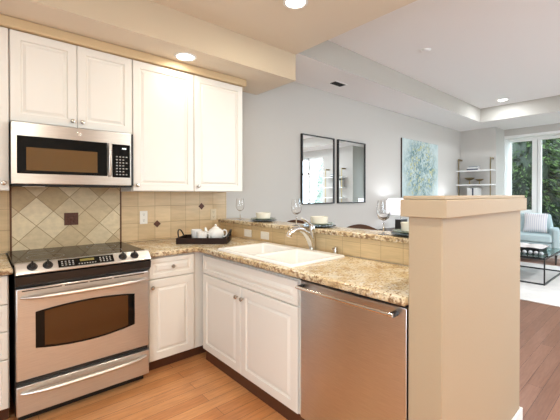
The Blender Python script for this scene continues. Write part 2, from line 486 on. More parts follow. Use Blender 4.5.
# window_1: fixed light with a rail; below it a solid panel
wf = MB()
wf.box(8.90, 8.99, 1.862, 2.389, 2.49, 2.545).box(8.90, 8.99, 1.872, 1.958, 0.0, 2.49).box(8.90, 8.99, 1.958, 2.389, 0.90, 0.995)
wn1 = struct(wf.build('window_1', 'trim_white', bevel=0.004))
bx(8.943, 8.949, 1.955, 2.388, 0.99, 2.495).build('pane', 'window_glass', wn1)
bx(8.92, 8.98, 1.958, 2.389, 0.0, 0.899).build('lower_panel', 'trim_white', wn1)
dr = MB()
dr.box(8.90, 8.99, 0.148, 1.8615, 2.49, 2.545).box(8.90, 8.99, 0.148, 1.8615, 0.0, 0.12)
for y in (0.148, 1.0, 1.8):
    dr.box(8.90, 8.99, y, y + (0.06 if y > 1.5 else 0.10), 0.12, 2.49)
d1 = struct(dr.build('door_1', 'trim_white', bevel=0.004))
bx(8.943, 8.949, 0.2, 1.81, 0.1, 2.5).build('pane', 'window_glass', d1)
bx(8.87, 8.90, 1.02, 1.05, 0.95, 1.15).build('door_handle', 'nickel', d1)

# ceilings
struct(bx(-1.5, 2.36, -3.4, 2.46, 2.725, 3.15).build('ceiling', 'ceiling_cream'))
struct(bx(2.3605, 9.2, -3.4, WY + 0.14, 3.005, 3.15).build('ceiling_tray', 'ceiling_white'))
ks = bx(-1.4, 2.36, 2.46, WY - 0.001, 2.465, 3.15)
o = ks.build('ceiling_soffit', 'soffit_paint'); o.data.materials.append(MATS['ceiling_cream'])
for p in o.data.polygons:
    if p.normal.z < -0.5: p.material_index = 1  # lighter underside: light rising from the counters put into its colour
struct(o)
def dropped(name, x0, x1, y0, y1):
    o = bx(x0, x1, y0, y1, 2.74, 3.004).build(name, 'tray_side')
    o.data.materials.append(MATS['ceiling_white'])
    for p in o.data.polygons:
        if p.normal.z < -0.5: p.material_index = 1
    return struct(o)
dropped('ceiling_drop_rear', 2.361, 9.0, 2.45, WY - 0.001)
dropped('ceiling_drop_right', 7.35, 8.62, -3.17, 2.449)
# tan strip along the top of the cabinets
struct(bx(-1.39, 1.975, 2.755, 2.80, 2.397, 2.464).build('trim_2', 'tan_strip', bevel=0.006))

# half wall of the raised bar, tiled face toward the sink
struct(bx(1.885, 2.07, 0.702, WY - 0.001, 0, 1.044).build('wall_bar', 'greige_wall'))
struct(bx(1.878, 1.8845, 0.702, WY - 0.009, 0.9155, 1.044).build('trim_bar_tile', 'tile_bar_side'))
# square tiles behind the counter
o = MB().box(-1.39, 0.1435, WY - 0.008, WY - 0.0005, 0.9155, 1.43).box(0.8985, 1.953, WY - 0.008, WY - 0.0005, 0.9155, 1.43)
struct(o.build('trim_square_tile', 'tile_square'))
o = bx(0.156, 0.886, WY - 0.009, WY - 0.0005, 0.9155, 1.43)
struct(o.build('trim_diagonal_tile', 'tile_diagonal'))
simple('copper_strip', (0.13, 0.05, 0.016), 0.45)
for x in (0.1497, 0.8922):
    struct(bx(x - 0.006, x + 0.006, WY - 0.014, WY - 0.0005, 0.9155, 1.43).build('trim_tile_edge', 'copper_strip', bevel=0.002))
# accent tiles
simple('accent_brown', (0.095, 0.028, 0.012), 0.55, bump=0.8, bscale=120, vary=0.5)
def diamond(x, z, s):
    m = MB(); m.poly([(x - s, 0, z), (x, 0, z - s), (x + s, 0, z), (x, 0, z + s)], (0, -0.003, 0)); m.xf(Matrix.Translation((0, WY - 0.0085, 0)))
    return m
DTX = ['lower brown diamond accent tile beside the white outlet', 'upper brown diamond accent tile left of the almond outlet']
for (x, z), lb in zip(((1.208, 1.062), (1.659, 1.213)), DTX):
    tag(diamond(x, z, 0.034).build('accent_tile', 'accent_brown', bevel=0.001), lb, 'tile', 'diamond accent tiles on the backsplash')
t = thing('accent_tile', 'square dark brown relief tile centred behind the range', 'tile', (0.525, WY - 0.0095, 1.092))
bx(0.477, 0.573, WY - 0.016, WY - 0.0095, 1.092, 1.188).build('tile_body', 'accent_brown', t, bevel=0.002)
mb = MB()
for a in range(8):
    mb.sphere((0.525 + 0.028 * math.cos(a * PI / 4), WY - 0.016, 1.14 + 0.028 * math.sin(a * PI / 4)), 0.007, 8, 6, (1, 0.5, 1))
mb.sphere((0.525, WY - 0.016, 1.14), 0.013, 10, 8, (1, 0.5, 1))
mb.build('relief_flower', 'accent_brown', t)

# end post of the half wall and its cap
struct(bx(1.3075, 2.325, 0.564, 0.70, 0, 1.2425).build('wall_end_post', 'post_paint', bevel=0.004))
cp = MB().box(1.284, 2.349, 0.540, 0.724, 1.243, 1.312)
tc_ = struct(cp.build('trim_post_cap', 'post_paint', bevel=0.003))
struct(bx(1.292, 2.341, 0.548, 0.716, 1.3125, 1.327).build('trim_post_cap_top', 'post_paint', bevel=0.003))
bb = MB().box(1.3105, 2.337, 0.551, 0.5635, 0, 0.108).box(2.3255, 2.337, 0.5635, 0.70, 0, 0.108)
struct(bb.build('baseboard_post', 'trim_white', bevel=0.003))
struct(bx(2.363, XF - 0.001, WY - 0.014, WY - 0.0005, 0, 0.108).build('baseboard_rear', 'trim_white', bevel=0.003))

# ------------------------------------------------------------------ recessed lights: seen ones and added unseen ones
def can_light(name, x, y, z, power, col, label, group, lens='lamp_lens', r=0.072):
    t = thing(name, label, 'ceiling light', (x, y, z), group=group)
    mb = MB(); mb.lathe([(r + 0.018, z - 0.0005), (r + 0.018, z - 0.006), (r, z - 0.008), (r - 0.004, z - 0.0005)], (x, y, 0), 28, cap=False)
    mb.build('trim_ring', 'trim_white', t)
    MB().lathe([(0.001, z - 0.004), (r - 0.003, z - 0.004), (r - 0.003, z - 0.0015), (0.001, z - 0.0015)], (x, y, 0), 28, cap=False).build('lens', lens, t)
    l = bpy.data.lights.new('bulb', 'AREA'); l.shape = 'DISK'; l.size = 2 * r - 0.02; l.energy = power; l.color = col
    lo = bpy.data.objects.new('bulb', l); C.objects.link(lo); lo.parent = t; lo.location = (0, 0, -0.010)
    return t
can_light('recessed_light', 1.262, 2.622, 2.465, P_SOFFIT, WARM, 'round recessed light in the soffit above the wall cabinets', 'kitchen recessed lights')
can_light('recessed_light', 1.715, 1.79, 2.725, 0.42 * P_KITCHEN, WARM, 'round recessed light in the cream kitchen ceiling above the sink', 'kitchen recessed lights')
for x, y in ((0.35, 0.55), (1.75, 0.25), (0.35, -1.0), (1.75, -1.2), (0.9, -2.3)):  # unseen cans, added to light the kitchen evenly
    can_light('recessed_light', x, y, 2.725, P_KITCHEN, WARM, 'round recessed light added in the kitchen ceiling out of frame', 'kitchen recessed lights')
can_light('recessed_light', 6.95, 1.96, 3.005, 0.45 * P_LIVING, COOL, 'small recessed light in the white tray ceiling toward the garden window', 'living room recessed lights', 'lamp_lens_cool')
for x, y, k in ((4.3, -0.6, 1.0), (6.1, -0.9, 1.8), (6.4, -2.2, 1.8), (4.3, -2.4, 1.0)):  # unseen cans, added as fill for the far end and the mirrors
    can_light('recessed_light', x, y, 3.005, k * P_LIVING, COOL, 'recessed light added in the tray ceiling out of frame', 'living room recessed lights', 'lamp_lens_cool')

# ceiling vent and smoke detector
t = thing('ceiling_vent', 'dark slotted air vent with white frame in the dropped ceiling above the mirrors', 'vent', (3.41, 2.785, 2.74))
mb = MB().box(3.29, 3.53, 2.72, 2.735, 2.732, 2.7395).box(3.29, 3.53, 2.835, 2.85, 2.732, 2.7395).box(3.29, 3.305, 2.735, 2.835, 2.732, 2.7395).box(3.515, 3.53, 2.735, 2.835, 2.732, 2.7395)
mb.build('frame', 'trim_white', t)
bx(3.305, 3.515, 2.735, 2.835, 2.7375, 2.7395).build('backing', 'vent_dark', t)
mb = MB()
for i in range(9):
    x = 3.322 + i * 0.0225
    mb.poly([(x, 2.735, 2.737), (x + 0.002, 2.735, 2.737), (x + 0.012, 2.735, 2.731), (x + 0.010, 2.735, 2.731)], (0, 0.1, 0))
mb.build('louvre', 'vent_dark', t)
tag(MB().lathe([(0.055, 3.0045), (0.055, 2.995), (0.045, 2.985), (0.02, 2.982)], (3.88, 1.87, 0), 24).build('smoke_detector', 'ceiling_white'),
    'small round white detector disc on the tray ceiling', 'smoke detector')

# ------------------------------------------------------------------ cabinet doors
def panel_bm(w, h, t=0.02, fr=0.055, raised=True):
    # raised-panel front: x 0..w, z 0..h, back at y=0, front at y=-t
    mb = MB(); bm = mb.bm
    k = min(fr, 0.32 * min(w, h))
    rings = [(0.0, 0.0), (0.0, -t + 0.004), (0.004, -t), (k, -t), (k + 0.005, -t + 0.011), (k + 0.013, -t + 0.011), (k + 0.030, -t + 0.002)] if raised else \
            [(0.0, 0.0), (0.0, -t + 0.004), (0.004, -t)]
    vs = [[bm.verts.new(p) for p in ((i, y, i), (w - i, y, i), (w - i, y, h - i), (i, y, h - i))] for i, y in rings]
    for a, b in zip(vs, vs[1:]):
        for j in range(4): bm.faces.new([a[j], a[(j + 1) % 4], b[(j + 1) % 4], b[j]])
    bm.faces.new(vs[-1]); bm.faces.new(vs[0][::-1])
    return mb
def front(name, parent, x0, x1, z0, z1, knob=None, fr=0.055):
    d = panel_bm(x1 - x0, z1 - z0, fr=fr).xf(Matrix.Translation((x0, 0, z0))).build(name, 'cabinet_white', parent, sharp=25)
    if knob:
        kx, kz = knob
        MB().lathe([(0.006, 0), (0.005, -0.012), (0.013, -0.018), (0.015, -0.024), (0.012, -0.029), (0.003, -0.031)], (kx, -0.0195, kz), 14, 'Y').build('knob', 'nickel', d)
    return d
def cabinet(name, label, loc, rotz, w, z0, z1, depth, group, toe=False, cat='cabinet'):
    t = thing(name, label, cat, loc, rotz, group, world=False)
    bx(0.0005, w - 0.0005, 0.0005 if toe else 0.012, depth, z0, z1).build('carcass', 'cabinet_white', t)
    if toe: bx(0.0005, w - 0.0005, 0.075, depth, 0.0, z0 - 0.0005).build('toe_kick', 'toe_wood', t)
    return t
YU = 2.80
UB, UT = 1.357, 2.396
gU, gB = 'wall cabinets over the range wall', 'base cabinets'
t = cabinet('wall_cabinet', 'white wall cabinet at left edge of frame beside the microwave', (-0.34, YU, 0), 0, XL + 0.34, UB, UT, 0.295, gU)
front('door', t, 0.003, XL + 0.34 - 0.003, UB + 0.003, UT - 0.003, (XL + 0.34 - 0.032, 1.405))
t = cabinet('wall_cabinet', 'short two-door white wall cabinet directly above the microwave', (XL, YU, 0), 0, XR - XL, 1.803, UT, 0.295, gU)
front('door', t, 0.003, 0.379, 1.806, UT - 0.003, (0.35, 1.848)); front('door', t, 0.382, 0.758, 1.806, UT - 0.003, (0.411, 1.848))
t = cabinet('wall_cabinet', 'tall white wall cabinet right of the microwave, lit by the soffit light', (XR, YU, 0), 0, 0.527, UB, UT, 0.295, gU)
front('door', t, 0.003, 0.524, UB + 0.003, UT - 0.003, (0.033, 1.405))
t = cabinet('wall_cabinet', 'last tall white wall cabinet on the right above the teapot tray', (XR + 0.527, YU, 0), 0, 0.525, UB, UT, 0.295, gU)
front('door', t, 0.003, 0.522, UB + 0.003, UT - 0.003, (0.033, 1.405))

YB = 2.50
t = cabinet('base_cabinet', 'white base cabinet of drawers at left edge beside the range', (-0.34, YB, 0), 0, 0.451, 0.10, 0.875, 0.59, gB, True)
for z0, z1 in ((0.707, 0.868), (0.552, 0.701), (0.391, 0.546), (0.108, 0.385)):
    front('drawer', t, 0.004, 0.447, z0, z1, (0.22, (z0 + z1) / 2), fr=0.03)
t = cabinet('base_cabinet', 'white base cabinet with one drawer and one door between range and corner', (0.899, YB, 0), 0, 0.982, 0.10, 0.875, 0.59, gB, True)
front('drawer', t, 0.008, 0.366, 0.711, 0.862, (0.184, 0.79), fr=0.032)
front('door', t, 0.008, 0.366, 0.108, 0.703, (0.03, 0.652))
# corner filler strip is part of the sink cabinet's carcass run; peninsula fronts face -X
XP = 1.335
t = cabinet('sink_cabinet', 'white double-door base cabinet under the sink', (XP, 2.455, 0), -PI / 2, 1.106, 0.10, 0.855, 0.02, gB, True)
bx(0.002, 1.104, 0.021, 0.545, 0.10, 0.70).build('cabinet_box', 'cabinet_white', t)
front('false_drawer_front', t, 0.02, 1.098, 0.711, 0.850, None, fr=0.032)
front('door', t, 0.02, 0.542, 0.108, 0.703, (0.512, 0.632)); front('door', t, 0.548, 1.098, 0.108, 0.703, (0.578, 0.632))

# ------------------------------------------------------------------ counters
def edged(o):
    o.data.materials.append(MATS['granite_edge'])
    for p in o.data.polygons:
        if p.normal.z < 0.6: p.material_index = 1
    return o
def slab_cells(xs, ys, inside, z0, z1, bev=0.012):
    mb = MB(); bm = mb.bm
    cells = {(i, j) for i in range(len(xs) - 1) for j in range(len(ys) - 1) if inside((xs[i] + xs[i + 1]) / 2, (ys[j] + ys[j + 1]) / 2)}
    vt = {}
    def v(i, j, z):
        if (i, j, z) not in vt: vt[(i, j, z)] = bm.verts.new((xs[i], ys[j], z))
        return vt[(i, j, z)]
    for i, j in cells:
        bm.faces.new([v(i, j, z1), v(i + 1, j, z1), v(i + 1, j + 1, z1), v(i, j + 1, z1)])
        bm.faces.new([v(i, j, z0), v(i, j + 1, z0), v(i + 1, j + 1, z0), v(i + 1, j, z0)])
        for (di, dj), (a, b) in {(-1, 0): ((0, 0), (0, 1)), (1, 0): ((1, 0), (1, 1)), (0, -1): ((0, 0), (1, 0)), (0, 1): ((0, 1), (1, 1))}.items():
            if (i + di, j + dj) not in cells:
                bm.faces.new([v(i + a[0], j + a[1], z0), v(i + b[0], j + b[1], z0), v(i + b[0], j + b[1], z1), v(i + a[0], j + a[1], z1)])
    bmesh.ops.recalc_face_normals(bm, faces=bm.faces)
    ed = [e for e in bm.edges if len(e.link_faces) == 2 and e.calc_face_angle() > 1.0 and abs(e.verts[0].co.z - e.verts[1].co.z) < 1e-5]
    bmesh.ops.bevel(bm, geom=ed, offset=bev, segments=3, profile=0.5, affect='EDGES', clamp_overlap=True)
    return mb
SX0, SX1, SY0, SY1 = 1.322, 1.812, 1.412, 2.225
mb = slab_cells([0.8985, 1.283, SX0 + 0.02, SX1 - 0.02, 1.8775], [0.701, SY0 + 0.02, SY1 - 0.02, 2.45, WY - 0.009],
                lambda x, y: (y > 2.45 or x > 1.283) and not (SX0 + 0.02 < x < SX1 - 0.02 and SY0 + 0.02 < y < SY1 - 0.02), 0.8765, 0.915)
tag(edged(mb.build('countertop', 'granite')), 'L-shaped speckled gold granite countertop around the corner holding the sink', 'countertop')
mb = slab_cells([-0.34, 0.1275], [2.45, WY - 0.009], lambda x, y: True, 0.8765, 0.915)
tag(edged(mb.build('countertop', 'granite')), 'short granite countertop left of the range at the frame edge', 'countertop')
mb = slab_cells([1.850, 2.108], [0.727, WY - 0.001], lambda x, y: True, 1.045, 1.080, 0.010)
tag(edged(mb.build('bar_counter', 'granite')), 'raised narrow granite bar ledge behind the sink, set with place settings', 'countertop')

# ------------------------------------------------------------------ sink
t = thing('kitchen_sink', 'white double-bowl drop-in sink set in the granite peninsula', 'sink', ((SX0 + SX1) / 2, (SY0 + SY1) / 2, 0.915))
xs = [SX0, SX0 + 0.035, SX1 - 0.075, SX1]; ys = [SY0, SY0 + 0.035, (SY0 + SY1) / 2 - 0.02, (SY0 + SY1) / 2 + 0.02, SY1 - 0.035, SY1]
def rim():
    mb = MB(); bm = mb.bm
    zt, zb, zd = 0.932, 0.9155, 0.75
    g = {}
    def v(x, y, z):
        k = (round(x, 5), round(y, 5), round(z, 5))
        if k not in g: g[k] = bm.verts.new(k)
        return g[k]
    holes = {(1, 1), (1, 3)}
    for i in range(3):
        for j in range(5):
            if (i, j) in holes: continue
            bm.faces.new([v(xs[i], ys[j], zt), v(xs[i + 1], ys[j], zt), v(xs[i + 1], ys[j + 1], zt), v(xs[i], ys[j + 1], zt)])
    for i, j in holes:
        x0, x1, y0, y1 = xs[i], xs[i + 1], ys[j], ys[j + 1]; k = 0.03
        top = [v(x0, y0, zt), v(x1, y0, zt), v(x1, y1, zt), v(x0, y1, zt)]
        bot = [v(x0 + k, y0 + k, zd), v(x1 - k, y0 + k, zd), v(x1 - k, y1 - k, zd), v(x0 + k, y1 - k, zd)]
        for q in range(4): bm.faces.new([top[q], top[(q + 1) % 4], bot[(q + 1) % 4], bot[q]])
        bm.faces.new(bot)
    out = [v(x, y, zt) for x, y in ((xs[0], ys[0]), (xs[3], ys[0]), (xs[3], ys[5]), (xs[0], ys[5]))]
    per = []
    for i in range(3): per.append(((xs[i], ys[0]), (xs[i + 1], ys[0])))
    for j in range(5): per.append(((xs[3], ys[j]), (xs[3], ys[j + 1])))
    for i in range(3): per.append(((xs[3 - i], ys[5]), (xs[2 - i], ys[5])))
    for j in range(5): per.append(((xs[0], ys[5 - j]), (xs[0], ys[4 - j])))
    for a, b in per: bm.faces.new([v(*a, zt), v(*b, zt), v(*b, zb), v(*a, zb)])
    return mb
rim().build('basin', 'sink_white', t, bevel=0.012, seg=3)
for y in ((ys[1] + ys[2]) / 2, (ys[3] + ys[4]) / 2):
    MB().lathe([(0.001, 0.753), (0.03, 0.753), (0.043, 0.7515), (0.043, 0.7505)], ((xs[1] + xs[2]) / 2, y, 0), 20, cap=False).build('drain', 'chrome', t)

# faucet
FX, FY = 1.843, 1.745
t = thing('kitchen_faucet', 'chrome single-lever faucet with arched pull-out spout behind the sink', 'faucet', (FX, FY, 0.915))
MB().lathe([(0.031, 0.9155), (0.031, 0.922), (0.024, 0.930), (0.022, 0.95), (0.021, 1.045), (0.023, 1.05), (0.023, 1.096), (0.019, 1.106), (0.004, 1.110)], (FX, FY, 0), 20).build('body', 'chrome', t)
sp = [(FX - 0.002, FY, 0.945), (FX - 0.022, FY, 0.995), (FX - 0.052, FY, 1.036), (FX - 0.092, FY, 1.068), (FX - 0.135, FY, 1.084), (FX - 0.172, FY, 1.083), (FX - 0.205, FY, 1.072), (FX - 0.226, FY, 1.055), (FX - 0.234, FY, 1.038)]
MB().tube(sp, [0.024, 0.026, 0.024, 0.021, 0.019, 0.019, 0.020, 0.021, 0.019], 14).build('spout', 'chrome', t)
MB().tube([(FX - 0.005, FY, 1.102), (FX - 0.04, FY + 0.005, 1.128), (FX - 0.075, FY + 0.01, 1.149), (FX - 0.100, FY + 0.012, 1.160)], [0.011, 0.010, 0.012, 0.009], 10, 0.7).build('lever', 'chrome', t)
t = thing('soap_dispenser', 'small nickel deck cap right of the faucet behind the sink', 'soap dispenser', (1.845, 1.522, 0.915))
MB().lathe([(0.022, 0.9155), (0.022, 0.921), (0.015, 0.926), (0.015, 0.962), (0.012, 0.968), (0.003, 0.970)], (1.845, 1.522, 0), 16).build('body', 'nickel', t)
MB().tube([(1.845, 1.522, 0.958), (1.822, 1.522, 0.962), (1.806, 1.522, 0.956)], 0.005, 8).build('nozzle', 'nickel', t)

# ------------------------------------------------------------------ range
t = thing('range_oven', 'stainless slide-in electric range with black glass cooktop and oven window', 'stove', (0.511, 2.44, 0))
bx(0.135, 0.887, 2.46, WY - 0.012, 0.06, 0.897).build('body', 'black_plastic', t)
bx(0.15, 0.872, 2.50, 2.6, 0.0, 0.0595).build('toe_kick', 'black_plastic', t)
bx(0.1285, 0.8975, 2.462, WY - 0.012, 0.916, 0.927).build('cooktop', 'cooktop_glass', t, bevel=0.003)
# sloped control panel
cpn = MB().poly([(0.133, 2.4605, 0.9365), (0.133, 2.436, 0.9375), (0.133, 2.380, 0.890), (0.133, 2.376, 0.882), (0.133, 2.39, 0.876), (0.133, 2.4605, 0.8985)], (0.756, 0, 0)).build('control_panel', 'stainless', t, bevel=0.004)
SL = math.atan2(0.0475, 0.056)
def onpanel(mb, x, f):
    # local: x across, y up the slope, z out of the panel -> panel frame at fraction f of the slope
    o = Vector((x, 2.38 + 0.056 * f, 0.890 + 0.0475 * f))
    return mb.xf(Matrix.Translation(o) @ Matrix.Rotation(SL, 4, 'X'))
onpanel(bx(-0.155, 0.155, -0.029, 0.029, 0.0005, 0.004), 0.494, 0.5).build('display_panel', 'black_glass', cpn, bevel=0.004)
onpanel(bx(-0.04, 0.04, 0.0, 0.018, 0.0042, 0.0048), 0.494, 0.5).build('clock_display', 'amber_digits', cpn)
mb = MB()
for i in range(7):
    mb.box(-0.05 + i * 0.015, -0.042 + i * 0.015, -0.022, -0.014, 0.0042, 0.0048)
onpanel(mb, 0.494, 0.5).build('mode_keys', 'key_grey', cpn)
for sx in (-1, 1):
    mb = MB()
    for i in range(4):
        for j in range(3):
            mb.box(sx * 0.105 - 0.034 + i * 0.019, sx * 0.105 - 0.025 + i * 0.019, -0.02 + j * 0.014, -0.012 + j * 0.014, 0.0042, 0.0048)
    onpanel(mb, 0.494, 0.5).build('key_cluster', 'key_grey', cpn)
for x in (0.213, 0.288, 0.706, 0.782):
    k = onpanel(MB().lathe([(0.026, 0.0005), (0.026, 0.005), (0.021, 0.008), (0.019, 0.018), (0.016, 0.021), (0.002, 0.022)], (0, 0, 0), 20), x, 0.5).build('burner_knob', 'black_plastic', cpn)
    onpanel(bx(-0.005, 0.005, -0.020, 0.024, 0.0222, 0.030), x, 0.5).build('grip', 'black_plastic', k, bevel=0.002)
# black band under the panel, bowed
mb = MB(); bm = mb.bm
mb.poly([(0.134, 2.400, 0.875), (0.134, 2.385, 0.868), (0.134, 2.392, 0.825), (0.134, 2.425, 0.800), (0.134, 2.459, 0.800), (0.134, 2.459, 0.895)], (0.754, 0, 0)).build('control_fascia', 'black_plastic', t)
# oven door
dz0, dz1 = 0.266, 0.794
dr = bx(0.137, 0.885, 2.42, 2.458, dz0, dz1).build('oven_door', 'stainless', t, bevel=0.006)
mb = MB()
for a, b in ((0.165, 0.36), (0.375, 0.50), (0.512, 0.64), (0.655, 0.85)): mb.box(a, b, 2.4185, 2.4195, 0.776, 0.782)
mb.build('vent_slot', 'black_plastic', dr)
def arch(x0, x1, zb, zt, db, dt, n=14):
    pts = []
    for i in range(n + 1):
        u = i / n; x = x0 + (x1 - x0) * u; pts.append((x, 0, zb - db * (1 - (2 * u - 1) ** 2)))
    for i in range(n + 1):
        u = 1 - i / n; x = x0 + (x1 - x0) * u; pts.append((x, 0, zt + dt * (1 - (2 * u - 1) ** 2)))
    return pts
win = MB().poly(arch(0.228, 0.786, 0.440, 0.650, 0.030, 0.022), (0, -0.0035, 0)).xf(Matrix.Translation((0, 2.4195, 0))).build('window_surround', 'black_glass', dr, sharp=60)
MB().poly(arch(0.272, 0.742, 0.446, 0.646, 0.024, 0.016), (0, -0.0012, 0)).xf(Matrix.Translation((0, 2.4158, 0))).build('window_glass', 'oven_glass', win, sharp=60)
def bow_handle(z, x0, x1, y, bow, r):
    n = 16; pts = []; rs = []
    for i in range(n + 1):
        u = i / n; pts.append((x0 + (x1 - x0) * u, y - bow * (1 - (2 * u - 1) ** 4) , z)); rs.append(r * (0.5 + 0.5 * min(1, 5 * min(u, 1 - u))))
    return MB().tube(pts, rs, 12, 0.8)
h = bow_handle(0.742, 0.160, 0.862, 2.415, 0.045, 0.018).build('handle', 'satin_steel', dr)
bx(0.137, 0.885, 2.45, 2.458, 0.234, 0.2655).build('door_gap', 'black_plastic', t)
dw = bx(0.137, 0.885, 2.42, 2.458, 0.064, 0.2335).build('warming_drawer', 'stainless', t, bevel=0.005)
bow_handle(0.196, 0.160, 0.862, 2.415, 0.036, 0.018).build('handle', 'satin_steel', dw)
# burner rings printed on the glass
for x, y, r in ((0.31, 2.68, 0.10), (0.70, 2.68, 0.075), (0.31, 2.93, 0.075), (0.70, 2.93, 0.10)):
    MB().lathe([(r, 0.9272), (r + 0.003, 0.9272), (r + 0.003, 0.9274), (r, 0.9274), (r, 0.9272)], (x, y, 0), 40, cap=False).build('burner_ring', 'key_grey', t)

# ------------------------------------------------------------------ microwave
t = thing('microwave_oven', 'stainless over-the-range microwave with black door and keypad above the range', 'microwave', (0.50, 2.74, 1.396))
MX0, MX1, MY = 0.1335, 0.864, 2.722
bx(MX0 + 0.002, 0.888, MY + 0.03, WY - 0.012, 1.400, 1.800).build('body', 'black_plastic', t)
fc = bx(MX0, MX1, MY, MY + 0.0295, 1.400, 1.797).build('front_frame', 'stainless', t, bevel=0.004)
d = bx(0.164, 0.692, MY - 0.004, MY - 0.0005, 1.467, 1.710).build('door', 'black_glass', t, bevel=0.003)
bx(0.212, 0.626, MY - 0.0052, MY - 0.0042, 1.488, 1.637).build('window', 'microwave_glass', d)
MB().poly([(0.697, MY - 0.001, 1.462), (0.697, MY - 0.022, 1.468), (0.697, MY - 0.030, 1.52), (0.697, MY - 0.033, 1.587), (0.697, MY - 0.030, 1.655), (0.697, MY - 0.022, 1.706), (0.697, MY - 0.001, 1.712), (0.697, MY - 0.001, 1.695), (0.697, MY - 0.012, 1.685), (0.697, MY - 0.012, 1.49), (0.697, MY - 0.001, 1.48)], (0.022, 0, 0)).build('handle', 'stainless', d, bevel=0.003)
kp = bx(0.727, 0.853, MY - 0.004, MY - 0.0005, 1.460, 1.707).build('keypad', 'black_glass', t, bevel=0.003)
bx(0.795, 0.825, MY - 0.0048, MY - 0.0042, 1.672, 1.682).build('clock_display', 'pale_digits', kp)
mb = MB()
for i in range(4):
    for j in range(7):
        if i == 3 and j % 2: continue
        mb.box(0.752 + i * 0.023, 0.764 + i * 0.023, MY - 0.0048, MY - 0.0042, 1.478 + j * 0.022, 1.486 + j * 0.022)
mb.build('keys', 'key_grey', kp)
em = MB().lathe([(0.001, -0.0006), (0.013, -0.0006), (0.013, -0.002), (0.0112, -0.0024), (0.0112, -0.0016), (0.001, -0.0016)], (0.512, MY, 1.755), 24, 'Y', cap=False).build('round_badge', 'nickel', t)
mb = bx(MX0 + 0.01, 0.88, MY + 0.03, WY - 0.02, 1.388, 1.3995).build('vent_grille', 'vent_dark', t)
bx(0.20, 0.32, MY + 0.06, MY + 0.16, 1.384, 1.3875).build('task_light_lens', 'outlet_white', t)

# ------------------------------------------------------------------ dishwasher
t = thing('dishwasher', 'stainless dishwasher with a long bar handle beside the end post', 'dishwasher', (1.32, 1.03, 0))
bx(1.345, 1.875, 0.706, 1.3455, 0.10, 0.872).build('body', 'black_plastic', t)
bx(1.41, 1.875, 0.730, 1.3455, 0.0, 0.0995).build('toe_kick', 'black_plastic', t)
fr_ = MB(); bm = fr_.bm
n = 10; pr = []
for i in range(n + 1):
    u = i / n; pr.append((1.319 - 0.010 * (1 - (2 * u - 1) ** 2), 0.712 + (1.335 - 0.712) * u))
pts = [(x, y, 0.105) for x, y in pr] + [(1.344, 1.335, 0.105), (1.344, 0.712, 0.105)]
fr_.poly(pts, (0, 0, 0.755))
dd = fr_.build('door', 'stainless', t, bevel=0.003, sharp=50)
bx(1.322, 1.344, 0.732, 1.335, 0.8605, 0.872).build('control_edge', 'black_plastic', t)
MB().tube([(1.270, 0.748, 0.834), (1.267, 1.034, 0.834), (1.270, 1.320, 0.834)], 0.0085, 12).build('handle', 'chrome', dd)
for y in (0.757, 1.311):
    bx(1.272, 1.318, y - 0.009, y + 0.009, 0.822, 0.842).build('handle_mount', 'black_plastic', dd, bevel=0.003)

# ------------------------------------------------------------------ outlets
def outlet_wall(x, z, mat, label):
    t = thing('wall_outlet', label, 'outlet', (x, WY - 0.0085, z - 0.058))
    bx(x - 0.034, x + 0.034, WY - 0.0145, WY - 0.0085, z - 0.058, z + 0.058).build('plate', mat, t, bevel=0.003)
    for dz in (-0.026, 0.026):
        s = MB().lathe([(0.017, -0.0146), (0.017, -0.0162), (0.001, -0.0162)], (x, WY, z + dz), 16, 'Y').build('socket', mat, t)
        m = MB()
        for dx in (-0.006, 0.006): m.box(x + dx - 0.0012, x + dx + 0.0012, WY - 0.0168, WY - 0.0163, z + dz - 0.001, z + dz + 0.008)
        m.box(x - 0.0025, x + 0.0025, WY - 0.0168, WY - 0.0163, z + dz - 0.011, z + dz - 0.006)
        m.build('slots', 'socket_dark', s)
    return t
outlet_wall(1.086, 1.126, 'outlet_white', 'white wall outlet on the tiles right of the range')
outlet_wall(1.793, 1.125, 'outlet_almond', 'almond wall outlet on the tiles above the teapot')
def outlet_side(y, label):
    X = 1.8775
    t = thing('bar_outlet', label, 'outlet', (X, y, 0.938), group='low outlets under the bar ledge')
    bx(X - 0.006, X - 0.0003, y - 0.056, y + 0.056, 0.936, 1.003).build('plate', 'outlet_white', t, bevel=0.002)
    for dy in (-0.025, 0.025):
        bx(X - 0.0085, X - 0.0062, y + dy - 0.018, y + dy + 0.018, 0.955, 0.985).build('socket', 'outlet_white', t, bevel=0.002)
outlet_side(2.600, 'white outlet plate under the bar ledge nearest the teapot tray')
outlet_side(2.345, 'white outlet plate under the bar ledge nearest the faucet')

# ------------------------------------------------------------------ tray with the tea set
TR = Matrix.Translation((1.218, 2.713, 0.9155)) @ Matrix.Rotation(math.radians(-41.2), 4, 'Z')
t = thing('serving_tray', 'dark wooden rectangular tray with loop handles in the counter corner', 'tray', (1.218, 2.713, 0.9155), math.radians(-41.2), world=False)
TW, TD, TH = 0.425, 0.275, 0.05
m = MB().box(0, TW, 0, TD, 0.0005, 0.010).box(0, TW, 0, 0.012, 0.010, TH).box(0, TW, TD - 0.012, TD, 0.010, TH).box(0, 0.012, 0.012, TD - 0.012, 0.010, TH).box(TW - 0.012, TW, 0.012, TD - 0.012, 0.010, TH)
m.build('tray_body', 'tray_wood', t)
for x, lean in ((0.006, -0.02), (TW - 0.006, 0.02)):
    pts = [(x + lean * math.sin(a), TD / 2 - 0.075 * math.cos(a), TH - 0.004 + 0.062 * math.sin(a)) for a in [PI * k / 12 for k in range(13)]]
    MB().tube(pts, 0.006, 8).build('handle', 'frame_black', t)
def tl(u, v, w=0.0105): return TR @ Vector((u, v, w))
